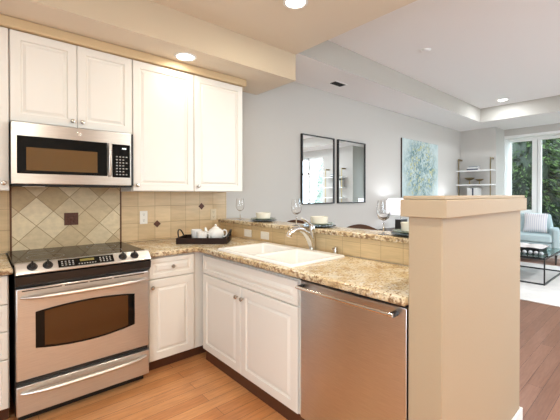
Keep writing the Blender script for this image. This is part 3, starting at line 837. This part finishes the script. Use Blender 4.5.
def cup(u, v, r, h, label):
    p = tl(u, v)
    t = thing('tea_cup', label, 'cup', p, group='white cups on the tray', world=False)
    MB().lathe([(0.001, 0.0), (r * 0.72, 0.0), (r * 0.80, 0.006), (r * 0.97, h * 0.7), (r, h), (r - 0.004, h), (r * 0.93, h * 0.7), (r * 0.72, 0.010), (0.001, 0.008)], (0, 0, 0), 28, cap=False).build('cup_body', 'porcelain', t)
    pts = []
    a0 = math.radians(-41)
    for k in range(11):
        a = -PI / 2 + PI * k / 10
        rr = r * 0.86 + 0.028 * math.cos(a)
        pts.append((rr * math.cos(a0), rr * math.sin(a0), h * 0.55 + h * 0.3 * math.sin(a)))
    return t, pts
t, pts = cup(0.135, 0.150, 0.046, 0.098, 'taller white cup at the left of the tray')
MB().tube(pts, 0.005, 8).build('cup_handle', 'porcelain', t)
t, pts = cup(0.200, 0.075, 0.046, 0.085, 'shorter white cup in front, between the other cup and the teapot')
MB().tube(pts, 0.005, 8).build('cup_handle', 'porcelain', t)
p = tl(0.302, 0.160)
t = thing('teapot', 'round white porcelain teapot on the dark tray', 'teapot', p, math.radians(-41.2), world=False)
MB().lathe([(0.001, 0), (0.045, 0), (0.050, 0.006), (0.068, 0.03), (0.074, 0.055), (0.068, 0.080), (0.050, 0.100), (0.034, 0.108), (0.001, 0.109)], (0, 0, 0), 32, cap=False).build('pot_body', 'porcelain', t)
ld = MB().lathe([(0.034, 0.1085), (0.031, 0.114), (0.018, 0.122), (0.008, 0.125), (0.001, 0.1255)], (0, 0, 0), 24, cap=False).build('lid', 'porcelain', t)
MB().sphere((0, 0, 0.134), 0.011).build('lid_knob', 'porcelain', ld)
MB().tube([(-0.058, 0, 0.044), (-0.074, 0, 0.058), (-0.082, 0, 0.080), (-0.089, 0, 0.104), (-0.094, 0, 0.114)], [0.020, 0.016, 0.013, 0.011, 0.010], 12).build('spout', 'porcelain', t)
pts = [(0.062, 0, 0.084), (0.076, 0, 0.093), (0.093, 0, 0.086), (0.099, 0, 0.064), (0.091, 0, 0.042), (0.076, 0, 0.034), (0.062, 0, 0.036)]
MB().tube(pts, 0.007, 10).build('handle', 'porcelain', t)

# ------------------------------------------------------------------ bar place settings and wine glasses
BZ = 1.0805
def lathed(name, prof, mat, loc, label, cat, group, n=36):
    o = MB().lathe(prof, loc, n, cap=False).build(name, mat)
    return tag(o, label, cat, group)
plate_prof = lambda r: [(0.001, 0), (r * 0.6, 0), (r * 0.68, 0.003), (r, 0.012), (r, 0.015), (r * 0.66, 0.007), (0.001, 0.006)]
bowl_prof = lambda r, h: [(0.001, 0.0), (r * 0.78, 0.0), (r * 0.92, 0.008), (r, h), (r - 0.005, h), (r * 0.86, 0.012), (0.001, 0.008)]
where = ['farthest along the bar, near the kitchen corner', 'in the middle of the bar behind the faucet', 'on the bar beside the end post']
for (x, y), wh in zip(((1.980, 2.50), (1.972, 1.79), (1.975, 1.030)), where):
    lathed('dinner_plate', plate_prof(0.128), 'dark_ceramic', (x, y, BZ), 'dark charcoal dinner plate ' + wh, 'plate', 'charcoal dinner plates on the bar')
    lathed('salad_plate', plate_prof(0.116), 'sage_ceramic', (x, y, BZ + 0.0154), 'sage green plate ' + wh, 'plate', 'sage plates on the bar')
    lathed('bowl', bowl_prof(0.070, 0.058), 'cream_ceramic', (x, y, BZ + 0.0225), 'cream straight-sided bowl ' + wh, 'bowl', 'cream bowls on the bar')
glab = ['slender wine glass on the bar below the wall cabinets', 'wine glass on the bar left of the faucet lever', 'large wine glass on the bar nearest the end post']
for (x, y), lb in zip(((1.915, 2.785), (1.903, 1.975), (1.903, 1.185)), glab):
    t = thing('wine_glass', lb, 'wine glass', (x, y, BZ), group='wine glasses on the bar', world=False)
    MB().lathe([(0.001, 0.0), (0.034, 0.0), (0.034, 0.002), (0.008, 0.006), (0.004, 0.012), (0.0036, 0.085), (0.001, 0.086)], (0, 0, 0), 24, cap=False).build('stem', 'clear_glass', t)
    MB().lathe([(0.001, 0.0865), (0.010, 0.088), (0.032, 0.104), (0.042, 0.130), (0.041, 0.165), (0.034, 0.215), (0.033, 0.215), (0.0395, 0.165), (0.0405, 0.131), (0.031, 0.106), (0.009, 0.091), (0.001, 0.0905)], (0, 0, 0), 32, cap=False).build('bowl', 'clear_glass', t)

# ------------------------------------------------------------------ mirrors and painting on the long wall
def framed_mirror(x0, x1, label):
    z0, z1 = 1.205, 2.108
    t = thing('wall_mirror', label, 'mirror', ((x0 + x1) / 2, WY - 0.001, z0), group='tall mirrors on the long wall')
    y0, y1 = WY - 0.034, WY - 0.001; k = 0.014
    MB().box(x0, x0 + k, y0, y1, z0, z1).box(x1 - k, x1, y0, y1, z0, z1).box(x0 + k, x1 - k, y0, y1, z0, z0 + k).box(x0 + k, x1 - k, y0, y1, z1 - k, z1).build('frame', 'frame_black', t)
    bx(x0 + k, x1 - k, WY - 0.022, WY - 0.006, z0 + k, z1 - k).build('mirror_glass', 'mirror_silver', t)
framed_mirror(3.064, 3.700, 'black-framed rectangular wall mirror on the left of the pair')
framed_mirror(3.782, 4.432, 'black-framed rectangular wall mirror on the right, nearer the painting')
t = thing('painting', 'large unframed abstract canvas in teal with yellow flecks', 'painting', (6.22, WY - 0.001, 1.28))
bx(5.522, 6.915, WY - 0.026, WY - 0.001, 1.28, 2.322).build('stretcher_canvas', 'espresso', t)
bx(5.524, 6.913, WY - 0.0285, WY - 0.0265, 1.282, 2.320).build('painted_face', 'abstract_paint', t)

# ------------------------------------------------------------------ console with two lamps
t = thing('console_cabinet', 'low dark wood console under the painting', 'sideboard', (6.05, 2.88, 0))
bx(4.72, 7.40, 2.68, 3.085, 0.12, 0.745).build('body', 'espresso', t)
bx(4.70, 7.42, 2.66, 3.088, 0.7455, 0.77).build('top', 'espresso', t, bevel=0.003)
for i in range(4):
    x = 4.74 + i * 0.662
    d = bx(x, x + 0.655, 2.662, 2.679, 0.14, 0.735).build('door', 'espresso', t, bevel=0.003)
    MB().sphere((x + (0.60 if i % 2 == 0 else 0.05), 2.652, 0.5), 0.010).build('knob', 'brass', d)
for x in (4.76, 7.36):
    for y in (2.72, 3.05): bx(x - 0.025, x + 0.025, y - 0.025, y + 0.025, 0, 0.1195).build('leg', 'espresso', t)
def table_lamp(x, y, label):
    z = 0.7705
    t = thing('table_lamp', label, 'lamp', (x, y, z), group='table lamps on the console')
    bx(x - 0.10, x + 0.10, y - 0.05, y + 0.05, z, z + 0.17).build('lamp_base', 'black_plastic', t, bevel=0.006)
    MB().lathe([(0.010, z + 0.1705), (0.010, z + 0.26)], (x, y, 0), 12).build('stem', 'nickel', t)
    MB().lathe([(0.205, z + 0.245), (0.205, z + 0.49), (0.202, z + 0.49), (0.202, z + 0.245), (0.205, z + 0.245)], (x, y, 0), 40, cap=False).build('lamp_shade', 'shade_lit', t)
    MB().sphere((x, y, z + 0.33), 0.035).build('bulb', 'lamp_lens_cool', t)
    MB().lathe([(0.012, z + 0.2605), (0.012, z + 0.296)], (x, y, 0), 12).build('bulb_socket', 'nickel', t)
    l = bpy.data.lights.new('lamp_light', 'POINT'); l.energy = 4.5; l.color = (0.90, 0.94, 1.0); l.shadow_soft_size = 0.04
    lo = bpy.data.objects.new('lamp_light', l); C.objects.link(lo); lo.parent = t; lo.location = (0, 0, 0.40)
table_lamp(5.0, 2.80, 'white drum-shade table lamp on a black base at left of the painting')
table_lamp(7.12, 2.80, 'white drum-shade table lamp at right of the painting, mostly behind the post')

# ------------------------------------------------------------------ dining chairs behind the bar
def dining_chair(x, y, rz, label, zt=0.98, first=None):
    if first is not None:
        t = dup(first); t.location = (x, y, 0); t.rotation_euler = (0, 0, rz); t['label'] = label
        return t
    t = thing('dining_chair', label, 'chair', (x, y, 0), rz, 'dining chairs behind the bar', world=False)
    # local: faces -y, back at +y
    bx(-0.22, 0.22, -0.22, 0.20, 0.44, 0.48).build('seat', 'walnut', t, bevel=0.012)
    for sx in (-1, 1):
        MB().tube([(sx * 0.19, -0.19, 0.0), (sx * 0.19, -0.19, 0.4395)], [0.014, 0.02], 8).build('leg', 'walnut', t)
        MB().tube([(sx * 0.19, 0.22, 0.0), (sx * 0.185, 0.215, 0.46), (sx * 0.18, 0.25, 0.86)], [0.014, 0.018, 0.014], 8).build('leg', 'walnut', t)
    m = MB(); n = 14
    out = []
    for i in range(n + 1):
        u = -1 + 2 * i / n
        out.append((0.235 * u, 0.27 - 0.04 * u * u, zt - 0.085 * abs(u) ** 1.8))
    inn = [(x_, y_, z_ - 0.13 + 0.06 * abs(x_ / 0.235) ** 1.7) for x_, y_, z_ in out]
    v0 = [m.bm.verts.new(p) for p in out]; v1 = [m.bm.verts.new(p) for p in inn]
    v2 = [m.bm.verts.new((p[0], p[1] + 0.025, p[2])) for p in out]; v3 = [m.bm.verts.new((p[0], p[1] + 0.025, p[2])) for p in inn]
    for i in range(n):
        for a, b in ((v0, v1), (v3, v2), (v2, v0), (v1, v3)): m.bm.faces.new([a[i], a[i + 1], b[i + 1], b[i]])
    for i in (0, n): m.bm.faces.new([v0[i], v1[i], v3[i], v2[i]])
    m.build('backrest', 'walnut', t)
    return t
ch = dining_chair(3.594, 2.572, math.radians(125.6), 'dark walnut dining chair with curved back top, between the faucet and the large wine glass')
ch2 = dining_chair(2.825, 2.665, math.radians(100), 'dark walnut dining chair whose back peeks over the bar left of the faucet', first=ch)
ch2.scale = (1.085, 1.085, 1.085)

# ------------------------------------------------------------------ shelving in the niche
def shelf_unit(yc, label):
    t = thing('wall_shelf', label, 'shelf', (XF - 0.02, yc, 0.95))
    for y in (yc - 0.31, yc + 0.31):
        u = MB().box(7.90, 7.918, y - 0.009, y + 0.009, 0.2, 2.105).box(7.918, XF - 0.001, y - 0.009, y + 0.009, 2.065, 2.105).box(7.918, XF - 0.001, y - 0.009, y + 0.009, 0.2, 0.24).build('upright', 'brass', t)
    for z in (1.823, 1.520, 1.217, 0.914, 0.611):
        bx(7.86, XF - 0.002, yc - 0.352, yc + 0.352, z, z + 0.026).build('shelf_board', 'trim_white', t)
    return t
shelf_unit(2.755, 'brass and white wall shelf in the niche left of the garden window')
def book(x0, x1, y0, y1, z0, z1, cover, label, group):
    t = thing('book', label, 'book', ((x0 + x1) / 2, (y0 + y1) / 2, z0), group=group)
    flat = (z1 - z0) < (y1 - y0)
    if flat:
        bx(x0 + 0.003, x1, y0 + 0.002, y1 - 0.002, z0 + 0.003, z1 - 0.003).build('pages', 'paper', t)
        MB().box(x0, x1, y0, y1, z0, z0 + 0.0028).box(x0, x1, y0, y1, z1 - 0.0028, z1).box(x0, x0 + 0.0028, y0, y1, z0 + 0.0028, z1 - 0.0028).build('cover', cover, t)
    else:
        bx(x0 + 0.003, x1 - 0.004, y0 + 0.003, y1 - 0.003, z0 + 0.001, z1 - 0.004).build('pages', 'paper', t)
        MB().box(x0, x1, y0, y0 + 0.0028, z0, z1).box(x0, x1, y1 - 0.0028, y1, z0, z1).box(x0, x0 + 0.0028, y0 + 0.0028, y1 - 0.0028, z0, z1).build('cover', cover, t)
gsh = 'books on the niche shelf'
z = 1.8495
for dz, c, y0, y1, lb in ((0.030, 'book_navy', 2.68, 2.90, 'navy book lying flat at bottom of the top-shelf stack'), (0.028, 'book_white', 2.69, 2.885, 'white book lying in middle of the top-shelf stack'), (0.024, 'book_grey', 2.68, 2.86, 'grey book lying on top of the top-shelf stack')):
    book(7.90, 8.05, y0, y1, z, z + dz, c, lb, gsh); z += dz + 0.0005
def brass_bowl(y, r, h, label):
    t = thing('brass_bowl', label, 'bowl', (7.97, y, 1.5465), group='brass bowls on the middle shelf', world=False)
    MB().lathe([(r * 0.5, 0), (r * 0.5, 0.006), (0.012, 0.012), (0.012, h * 0.55), (0.001, h * 0.56)], (0, 0, 0), 24).build('foot', 'brass', t)
    MB().lathe([(0.001, h * 0.57), (r * 0.5, h * 0.66), (r * 0.85, h * 0.85), (r, h), (r - 0.004, h), (r * 0.8, h * 0.87), (r * 0.45, h * 0.70), (0.001, h * 0.62)], (0, 0, 0), 32, cap=False).build('bowl', 'brass', t)
brass_bowl(2.865, 0.105, 0.145, 'larger footed brass bowl on the middle shelf')
brass_bowl(2.670, 0.082, 0.110, 'smaller footed brass bowl on the middle shelf')
y = 2.885
for wdt, c, hh, lb in ((0.050, 'book_white', 0.225, 'leftmost white book standing on the lower niche shelf'), (0.045, 'book_white', 0.215, 'white book standing second from left on the lower niche shelf'), (0.030, 'book_navy', 0.22, 'dark navy book standing between white books on the lower niche shelf'), (0.050, 'book_white', 0.23, 'white book standing right of the navy one on the lower niche shelf'), (0.048, 'book_white', 0.215, 'rightmost white book standing on the lower niche shelf')):
    book(7.89, 8.06, y - wdt, y, 1.2435, 1.2435 + hh, c, lb, gsh); y -= wdt + 0.0006
# matching unit on the pier, seen in the mirrors
shelf_unit(-0.45, 'brass and white wall shelf with books on the pier, seen in the mirrors')
y = -0.18
for i in range(6):
    book(7.89, 8.06, y - 0.04, y, 1.5465, 1.5465 + 0.2 + 0.02 * (i % 3), ('book_white', 'book_grey', 'book_navy')[i % 3], 'upright book on the pier shelf seen only in the mirrors', 'books on the pier shelf'); y -= 0.0406
for i in range(3):
    book(7.90, 8.05, -0.55, -0.35, 1.8495 + 0.0305 * i, 1.8495 + 0.0305 * i + 0.03, ('book_navy', 'book_white', 'book_grey')[i], 'flat book on the pier shelf seen only in the mirrors', 'books on the pier shelf')

# ------------------------------------------------------------------ rug, coffee table, armchair
tag(bx(5.126, 7.98, 0.1, 2.36, 0.0005, 0.012).build('area_rug', 'rug_wool', bevel=0.004), 'large pale cream area rug under the coffee table', 'rug')
t = thing('coffee_table', 'black metal framed coffee table with green-tinted glass top', 'coffee table', (6.7, 1.55, 0.0125))
X0, X1, Y0, Y1, ZT = 6.12, 7.42, 1.185, 1.95, 0.40; k = 0.0085
for x in (X0, X1 - 2 * k):
    for y in (Y0, Y1 - 2 * k): bx(x, x + 2 * k, y, y + 2 * k, 0.0345, ZT - 0.022).build('leg', 'frame_black', t)
def loop(z0, z1):
    return MB().box(X0, X1, Y0, Y0 + 2 * k, z0, z1).box(X0, X1, Y1 - 2 * k, Y1, z0, z1).box(X0, X0 + 2 * k, Y0 + 2 * k, Y1 - 2 * k, z0, z1).box(X1 - 2 * k, X1, Y0 + 2 * k, Y1 - 2 * k, z0, z1)
loop(0.0125, 0.034).build('lower_frame', 'frame_black', t)
loop(ZT - 0.0215, ZT).build('upper_frame', 'frame_black', t)
bx(X0, X1, Y0, Y1, ZT + 0.0005, ZT + 0.011).build('glass_top', 'table_glass', t, bevel=0.002)
ZG = ZT + 0.0115
tag(bx(6.46, 7.02, 1.33, 1.78, ZG, ZG + 0.085).build('decor_box', 'black_plastic', bevel=0.004), 'flat black box under the open magazine on the coffee table', 'box')
t = thing('magazine', 'open magazine with pale pages lying across the black box', 'magazine', (6.75, 1.55, ZG + 0.0855))
z0 = ZG + 0.0855
m = MB(); n = 8
for sgn in (-1, 1):
    top = []; bot = []
    for i in range(n + 1):
        u = i / n
        hgt = 0.016 * math.sin(PI * min(1, u * 1.15)) + 0.002
        yy = 1.53 + sgn * 0.25 * u
        top.append((yy, z0 + 0.002 + hgt)); bot.append((yy, z0 + 0.002 + max(0.0, hgt - 0.010)))
    v = [[m.bm.verts.new((x, yy, zz)) for yy, zz in top] + [m.bm.verts.new((x, yy, zz)) for yy, zz in bot[::-1]] for x in (6.42, 6.90)]
    L = len(v[0])
    m.bm.faces.new(v[0]); m.bm.faces.new(v[1][::-1])
    for i in range(L): m.bm.faces.new([v[0][i], v[1][i], v[1][(i + 1) % L], v[0][(i + 1) % L]])
m.build('pages', 'paper', t)
bx(6.415, 6.905, 1.275, 1.785, z0, z0 + 0.0018).build('cover', 'book_navy', t)
# bead garland on the glass
t = thing('bead_garland', 'string of round white wooden beads on the coffee table', 'beads', (6.36, 1.45, ZG))
pts = [(6.33 + 0.03 * math.sin(i * 0.9), 1.27 + 0.072 * i, ZG + 0.0295) for i in range(8)]
for p in pts: MB().sphere(p, 0.029, 16, 12).build('bead', 'bead_white', t)
MB().tube(pts, 0.004, 6).build('cord', 'dark_leg', t)
MB().tube([pts[0], (6.36, 1.235, ZG + 0.014), (6.40, 1.22, ZG + 0.011), (6.43, 1.215, ZG + 0.011)], [0.004, 0.006, 0.009, 0.010], 8).build('tassel', 'dark_leg', t)

t = thing('armchair', 'pale blue upholstered armchair in front of the garden window', 'armchair', (8.45, 1.86, 0))
AX0, AX1, AY0, AY1 = 8.10, 8.82, 1.345, 2.388
bx(AX0 + 0.04, AX1 - 0.08, AY0 + 0.13, AY1 - 0.13, 0.20, 0.40).build('seat_base', 'blue_fabric', t, bevel=0.03, seg=3)
bx(AX0, AX1 - 0.22, 1.47, 2.265, 0.402, 0.55).build('seat_cushion', 'blue_fabric', t, bevel=0.04, seg=4)
bk = MB(); bmv = bk.bm
fr0 = [(8.56, 1.50, 0.40), (8.56, 2.235, 0.40), (8.66, 2.13, 0.935), (8.66, 1.605, 0.935)]
bk.poly(fr0, (0.14, 0, 0))
bk.build('backrest', 'blue_fabric', t, bevel=0.045, seg=4)
for sg in (1, -1):
    yy = lambda v: v if sg > 0 else 2 * 1.867 - v
    MB().poly([(AX0 + 0.01, yy(1.345), 0.18), (AX0 + 0.01, yy(1.455), 0.18), (8.56, yy(1.60), 0.18), (8.76, yy(1.60), 0.18), (8.76, yy(1.47), 0.18)], (0, 0, 0.487)).build('arm', 'blue_fabric', t, bevel=0.035, seg=3)
for x, sx in ((AX0 + 0.07, -1), (AX1 - 0.10, 1)):
    for y in (AY0 + 0.07, AY1 - 0.07):
        MB().tube([(x + sx * 0.03, y, 0.0 if sx > 0 else 0.0), (x, y, 0.20)], [0.012, 0.022], 10).build('leg', 'dark_leg', t)
# pillow
m = MB(); bmesh.ops.create_grid(m.bm, x_segments=14, y_segments=14, size=1.0)
geo = m.bm.verts[:]
ret = bmesh.ops.duplicate(m.bm, geom=m.bm.verts[:] + m.bm.edges[:] + m.bm.faces[:])
top = set(geo)
for v in m.bm.verts:
    x, y = v.co.x, v.co.y
    e = max(0.0, (1 - x * x) * (1 - y * y)) ** 0.45
    pin = 1 - 0.06 * (1 - x * x) * abs(y) - 0.0
    pin2 = 1 - 0.06 * (1 - y * y) * abs(x)
    v.co = Vector((x * 0.20 * pin2, y * 0.20 * pin, (0.075 if v in top else -0.075) * e))
bmesh.ops.remove_doubles(m.bm, verts=m.bm.verts, dist=0.0008)
# local: x -> up, y -> sideways, z -> toward the room
m.xf(Matrix.Translation((8.46, 1.80, 0.757)) @ Matrix.Rotation(math.radians(14), 4, 'Y') @ Matrix(((0, 0, -1, 0), (0, 1, 0, 0), (1, 0, 0, 0), (0, 0, 0, 1))))
tag(m.build('throw_pillow', 'pillow_stripe'), 'white striped square throw pillow leaning on the blue armchair', 'pillow')

# ------------------------------------------------------------------ the garden
struct(bx(9.2, 30, -14, 16, -0.4, -0.15).build('ground', 'ground_cover'))
def tree(x, y, h, r, mat, n, label, seed, droop=0.5):
    rnd = random.Random(seed)
    t = thing('garden_tree', label, 'tree', (x, y, -0.15), group='evergreens beyond the garden window', world=False)
    MB().tube([(0, 0, 0), (0.05, 0.03, h * 0.4), (0, 0, h * 0.9)], [0.16, 0.11, 0.03], 10).build('trunk', 'bark', t)
    vs = []; fs = []
    n = n * 2; nb = n // 28
    for b in range(nb):
        zz = h * (0.04 + 0.94 * rnd.random()); a = rnd.random() * 2 * PI
        ln = r * (1.05 - 0.75 * zz / h) * (0.55 + 0.45 * rnd.random())
        d = Vector((math.cos(a), math.sin(a), 0)); sd = Vector((-d.y, d.x, 0))
        for k in range(28):
            u = (0.15 + 0.85 * rnd.random())
            p = d * ln * u + Vector((0, 0, zz - droop * ln * u * u)) + sd * (rnd.random() - 0.5) * 0.55 * ln * (0.4 + u * 0.5) + Vector((0, 0, (rnd.random() - 0.5) * 0.12))
            L = 0.08 + 0.10 * rnd.random(); wd = 0.018 + 0.018 * rnd.random()
            q = (d * (0.4 + rnd.random()) + sd * (rnd.random() - 0.5) * 1.6 + Vector((0, 0, -0.9 * rnd.random() - 0.1))).normalized()
            s2 = q.cross(Vector((rnd.random() - 0.5, rnd.random() - 0.5, rnd.random() - 0.5)).normalized()).normalized()
            i0 = len(vs)
            nn = q.cross(s2) * 0.012
            vs += [p, p + q * L * 0.5 + s2 * wd + nn, p + q * L, p + q * L * 0.5 - s2 * wd + nn]
            fs += [(i0, i0 + 1, i0 + 2), (i0, i0 + 2, i0 + 3)]
    # dense inner mass of the crown, ragged outline
    m_ = 18; rows = 14; i0 = len(vs)
    for k in range(rows + 1):
        u = k / rows
        for q_ in range(m_):
            a = 2 * PI * q_ / m_
            rr = r * (0.62 - 0.55 * u) * (0.75 + 0.5 * rnd.random()) + 0.02
            vs.append(Vector((rr * math.cos(a), rr * math.sin(a), h * (0.03 + 0.94 * u) + 0.25 * (rnd.random() - 0.5))))
    for k in range(rows):
        for q_ in range(m_):
            a_ = i0 + k * m_ + q_; b_ = i0 + k * m_ + (q_ + 1) % m_
            fs.append((a_, b_, b_ + m_, a_ + m_))
    me = bpy.data.meshes.new('foliage'); me.from_pydata([tuple(v) for v in vs], [], fs); me.materials.append(MATS[mat])
    me.materials.append(MATS['conifer_bright' if mat != 'pale_leaf' else 'pale_leaf'])
    if mat != 'pale_leaf':
        # fresh light-green sprays sit on some branches
        share = 0.5 if mat == 'conifer_bright' else 0.22
        me.materials[0] = MATS['conifer_green']
        for k in range(0, len(vs) // 4):
            if k * 2 + 1 < i0 // 2 and rnd.random() < share:
                me.polygons[k * 2].material_index = 1; me.polygons[k * 2 + 1].material_index = 1
    o = bpy.data.objects.new('foliage', me); C.objects.link(o); o.parent = t
    return t
tree(11.2, 2.50, 6.5, 0.95, 'conifer_bright', 8000, 'bright green conifer seen through the left pane', 3, 0.3)
tree(11.2, 0.20, 6.6, 0.95, 'conifer_green', 6000, 'dark conifer near the garden door, toward the right frame edge', 5, 0.3)
tree(11.2, 4.80, 6.6, 0.95, 'conifer_green', 5000, 'dark conifer near the house, hidden left of the window', 7, 0.3)
tree(13.6, 3.70, 8.0, 1.0, 'conifer_green', 8000, 'dark conifer in the second row at left of the garden window', 4, 0.3)
tree(13.6, 1.25, 8.0, 1.0, 'conifer_green', 8000, 'dark conifer in the second row filling the right glass', 6, 0.3)
tree(13.6, -1.20, 8.0, 1.0, 'conifer_green', 5000, 'dark conifer in the second row far right of the garden door', 8, 0.3)
tree(16.2, 2.45, 10.5, 1.1, 'conifer_green', 8000, 'tall dark conifer in the third row behind the bright one', 9, 0.3)
tree(16.2, 5.10, 10.5, 1.1, 'conifer_green', 6000, 'tall dark conifer in the third row at left', 11, 0.3)
tree(16.2, -0.20, 10.5, 1.1, 'conifer_green', 6000, 'tall dark conifer in the third row at right', 12, 0.3)
tree(15.5, -7.0, 6.0, 1.6, 'pale_leaf', 5000, 'pale leafy tree seen in the left mirror', 10)
